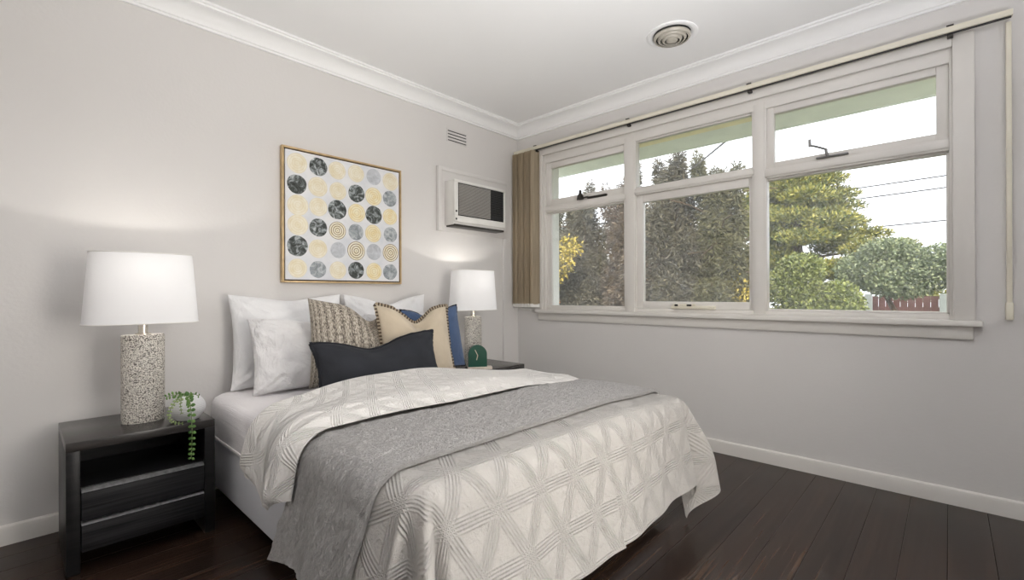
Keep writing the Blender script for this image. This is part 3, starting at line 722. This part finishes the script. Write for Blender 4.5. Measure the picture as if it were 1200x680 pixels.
# ---------------------------------------------------------------- garden
GZ = -.65
def ground():
    t = NT('garden_grass'); o = t.obj(); t.base(t.ramp(t.noise(o, 3, 6, .7), [(.35, (.05, .07, .02)), (.65, (.16, .18, .06))]), .9); return t.m
struct(B().box(.3, 60, -40, 50, GZ-.1, GZ), 'ground', ground())
M['bark'] = plain('brown_bark', (.09, .065, .045), .9, var=.4, scale=12, bump=.01, bscale=30)
import numpy as np
def foliage(rng, c, rad, n, L_, W_, droop, shell, jit):
    v = rng.normal(size=(n, 3)); v /= np.linalg.norm(v, axis=1)[:, None]
    k = shell+(1-shell)*rng.random((n, 1))**.6
    p = np.array(c)+v*np.array(rad)*k
    d = v*np.array((1, 1, .6))+np.array((0, 0, droop))+rng.normal(size=(n, 3))*jit; d /= np.linalg.norm(d, axis=1)[:, None]
    x = np.cross(d, rng.normal(size=(n, 3))); x /= np.linalg.norm(x, axis=1)[:, None]
    l_ = L_*rng.uniform(.6, 1.3, (n, 1)); w_ = W_*rng.uniform(.7, 1.2, (n, 1))
    return np.stack([p, p+d*l_*.5+x*w_*.5, p+d*l_, p+d*l_*.5-x*w_*.5], 1).reshape(-1, 3)
def tree(name, label, cat, x, y, clumps, m, n, L_, W_, droop, trunk=None, group=None, shell=.35, jit=.5):
    t = thing(name, label, cat, (x, y, GZ), 0, group)
    rng = np.random.default_rng(int(abs(x*100+y*10))+len(clumps))
    wts = [(r[0]*r[1]*r[2])**.67 for _, r in clumps]; sw = sum(wts)
    V = np.concatenate([foliage(rng, c, r, max(20, int(n*w_/sw)), L_, W_, droop, shell, jit) for (c, r), w_ in zip(clumps, wts)])
    nf = len(V)//4; me = bpy.data.meshes.new('foliage'); me.vertices.add(len(V)); me.vertices.foreach_set('co', V.astype(np.float32).ravel())
    me.loops.add(len(V)); me.loops.foreach_set('vertex_index', np.arange(len(V), dtype=np.int32)); me.polygons.add(nf)
    me.polygons.foreach_set('loop_start', np.arange(0, len(V), 4, dtype=np.int32)); me.update(calc_edges=True); me.validate(); me.materials.append(m)
    fo = bpy.data.objects.new('foliage', me); COL.objects.link(fo); fo.parent = t
    b = B()
    if trunk:
        for pts, r0 in trunk: b.tube(pts, lambda q: r0*(1-.6*q), 8)
        b.build('trunk', M['bark'], t)
    return t
M['dark'] = leafmat('dark_feathery_foliage', (.05, .052, .04), (.115, .115, .085)); M['russet'] = leafmat('russet_foliage', (.065, .052, .042), (.13, .11, .085))
M['olive'] = leafmat('olive_foliage', (.055, .062, .035), (.13, .135, .075)); M['yellow'] = leafmat('yellow_foliage', (.22, .20, .04), (.46, .38, .08)); M['orange'] = leafmat('orange_foliage', (.45, .17, .02), (.65, .33, .06))
M['pine'] = leafmat('pine_foliage', (.035, .08, .03), (.30, .30, .06)); M['bush'] = leafmat('bush_foliage', (.07, .11, .03), (.24, .29, .10)); M['sage'] = leafmat('sage_foliage', (.10, .15, .09), (.25, .31, .20))
def crown(h, w_, n, z0=.2, seed=0, taper=.5):
    r = random.Random(seed); out = []
    for k in range(n):
        q = (k+.5)/n; z = z0+(h-z0)*q; ww = w_*(1-taper*q**1.6); a = k*2.4+r.uniform(-.4, .4); rr = ww*r.uniform(.25, .75)
        out.append(((rr*math.cos(a), rr*math.sin(a), z), (ww*.55, ww*.55, (h-z0)/n*1.6+.15)))
    return out
def tr(h, r=.12):
    out = [([(0, 0, 0), (.05, .03, h*.4), (0, -.04, h*.85)], r)]
    for k in range(16):
        a = k*2.4; z = h*(.15+.8*k/16); l = random.uniform(.7, 1.25)
        out.append(([(0, 0, z), (l*.5*math.cos(a), l*.5*math.sin(a), z+.3), (l*math.cos(a), l*math.sin(a), z+random.uniform(.2, .7))], .018))
    return out
spots = [(7.4, 6.6, 3.75, 1.45, 'dark', 1), (6.6, 4.9, 3.75, 1.3, 'olive', 2), (6.2, 3.4, 3.65, 1.2, 'dark', 3), (6.2, 2.2, 3.8, 1.05, 'russet', 4), (6.0, 1.1, 4.1, .95, 'dark', 5), (6.1, .25, 3.75, .8, 'olive', 6)]
labs = ['dark feathery tree at the far left edge of the window view', 'olive green feathery tree seen through the left window bay', 'dark feathery tree behind the mullion between left and middle bays', 'russet tinged feathery tree at left of the middle bay', 'dark tree with tall tip in the middle of the centre bay', 'olive feathery tree at right of the centre bay']
for (x, y, h, w_, m, sd), lb in zip(spots, labs):
    cl = crown(h, w_, 13, .25, sd, .62); rr = random.Random(sd+50)
    for k in range(4): cl.append(((rr.uniform(-.6, .6), rr.uniform(-.7, .7), h+rr.uniform(.0, .3)), (.11, .11, .42)))
    tree('feathery_tree', lb, 'tree', x, y, cl, M[m], 80000, .11, .024, -.45, tr(h), 'feathery trees along the garden boundary', .1, .7)
tree('autumn_shrub', 'yellow leaved shrub at left in the left window bay', 'shrub', 4.6, 3.15, [((0, 0, 2.4), (.45, .45, .42)), ((.2, -.25, 2.75), (.3, .3, .25)), ((0, .3, 2.0), (.4, .4, .4))], M['yellow'], 1800, .075, .045, -.2, [([(0, 0, 0), (0, 0, 2.6)], .05)], None, 0, .7)
tree('autumn_shrub', 'orange leaved shrub low at left in the left window bay', 'shrub', 4.4, 3.15, [((0, 0, 1.5), (.22, .25, .4)), ((.1, 0, 1.05), (.2, .2, .3))], M['orange'], 800, .06, .04, -.2, [([(0, 0, 0), (0, 0, 1.6)], .04)], None, 0, .7)
tree('autumn_shrub', 'yellow leaved shrub at right edge of the centre bay', 'shrub', 6.0, -.18, [((0, 0, 2.0), (.3, .26, .55)), ((0, .1, 1.3), (.28, .25, .4))], M['yellow'], 1500, .075, .045, -.2, [([(0, 0, 0), (0, 0, 2.0)], .04)], None, 0, .7)
# layered conifer
cl = []; rp = random.Random(5); PH = 5.9; limbs = [([(0, 0, 0), (.1, 0, 2.5), (0, .1, PH-.3)], .28)]
for k in range(64):
    q = (k+.5)/64; z = 1.6+(PH-1.6)*q; ww = 3.0*(1-q)**.55+.35; a = k*2.399; rr = ww*rp.uniform(.35, 1.0)
    p = (rr*math.cos(a), rr*math.sin(a), z+rp.uniform(-.1, .1)); cl.append((p, (rp.uniform(.6, 1.0), rp.uniform(.6, 1.0), rp.uniform(.16, .26))))
    if k % 2: limbs.append(([(0, 0, z-.3), (p[0]*.5, p[1]*.5, z-.12), p], .05))
tree('conifer', 'large layered conifer lit by low sun in the right bay', 'tree', 15.0, .75, cl, M['pine'], 90000, .13, .05, .55, limbs, None, .1, .6)
tree('bush', 'leafy green bush at left in the right window bay', 'bush', 7.6, -1.05, [((0, 0, .9), (.8, .75, .8)), ((-.1, .35, 1.85), (.55, .5, .5)), ((.1, -.4, 1.5), (.5, .45, .5)), ((0, .2, 2.2), (.45, .45, .35))], M['bush'], 20000, .07, .042, .1, [([(0, 0, 0), (0, 0, 1.5)], .06)], None, .3, .8)
tree('garden_tree', 'grey green spreading tree at right in the right window bay', 'tree', 11.0, -2.2, [((0, 0, 2.1), (.9, .8, .5)), ((.1, .7, 2.3), (.7, .6, .45)), ((0, -.7, 2.35), (.7, .7, .5)), ((-.1, -1.4, 2.1), (.6, .7, .5)), ((0, .2, 2.75), (.6, .6, .3))], M['sage'], 30000, .075, .045, .1, [([(0, 0, 0), (.05, .1, 1.3), (.1, .5, 2.2)], .09)], None, .2, .8)
# fence
fn = thing('garden_fence', 'red brown timber fence beyond the garden in right bay', 'fence', (12.6, -2.4, GZ))
M['redwood'] = plain('red_stained_timber', (.30, .13, .11), .8, var=.25, scale=3); M['post'] = plain('white_painted_post', (.75, .78, .76), .7)
b = B()
for k in range(34): y = -3.0+k*.15; b.box(-.012, .012, y, y+.142, .05, 1.66)
b.build('paling', M['redwood'], fn)
b = B(); b.box(.012, .05, -3, 2.1, .4, .48); b.box(.012, .05, -3, 2.1, 1.3, 1.38); b.build('rail', M['redwood'], fn)
for y, w_ in ((.95, .16), (-.62, .3)): B().box(-.16, -.02, y-w_/2, y+w_/2, 0, 1.72, .01).build('post', M['post'], fn)
# wires
def wire(lb, p, q, sag, r=.012):
    p, q = Vector(p), Vector(q); o = B().tube([p.lerp(q, k/20)-Vector((0, 0, sag*4*(k/20)*(1-k/20))) for k in range(21)], r, 6).build('power_line', M['black']); tag(o, lb, 'wire', 'overhead wires')
wire('thick wire slanting down over the trees in centre top pane', (.97, -1.63, 2.46), (6.2, .91, 3.6), .0, .010)
for z, lb in ((5.25, 'highest thin power line crossing the right bay sky'), (4.85, 'middle thin power line crossing the right bay sky'), (3.75, 'lowest thin power line crossing the right bay sky')):
    wire(lb, (18, -14, z+.1), (18, 16, z-.4), .15, .02)
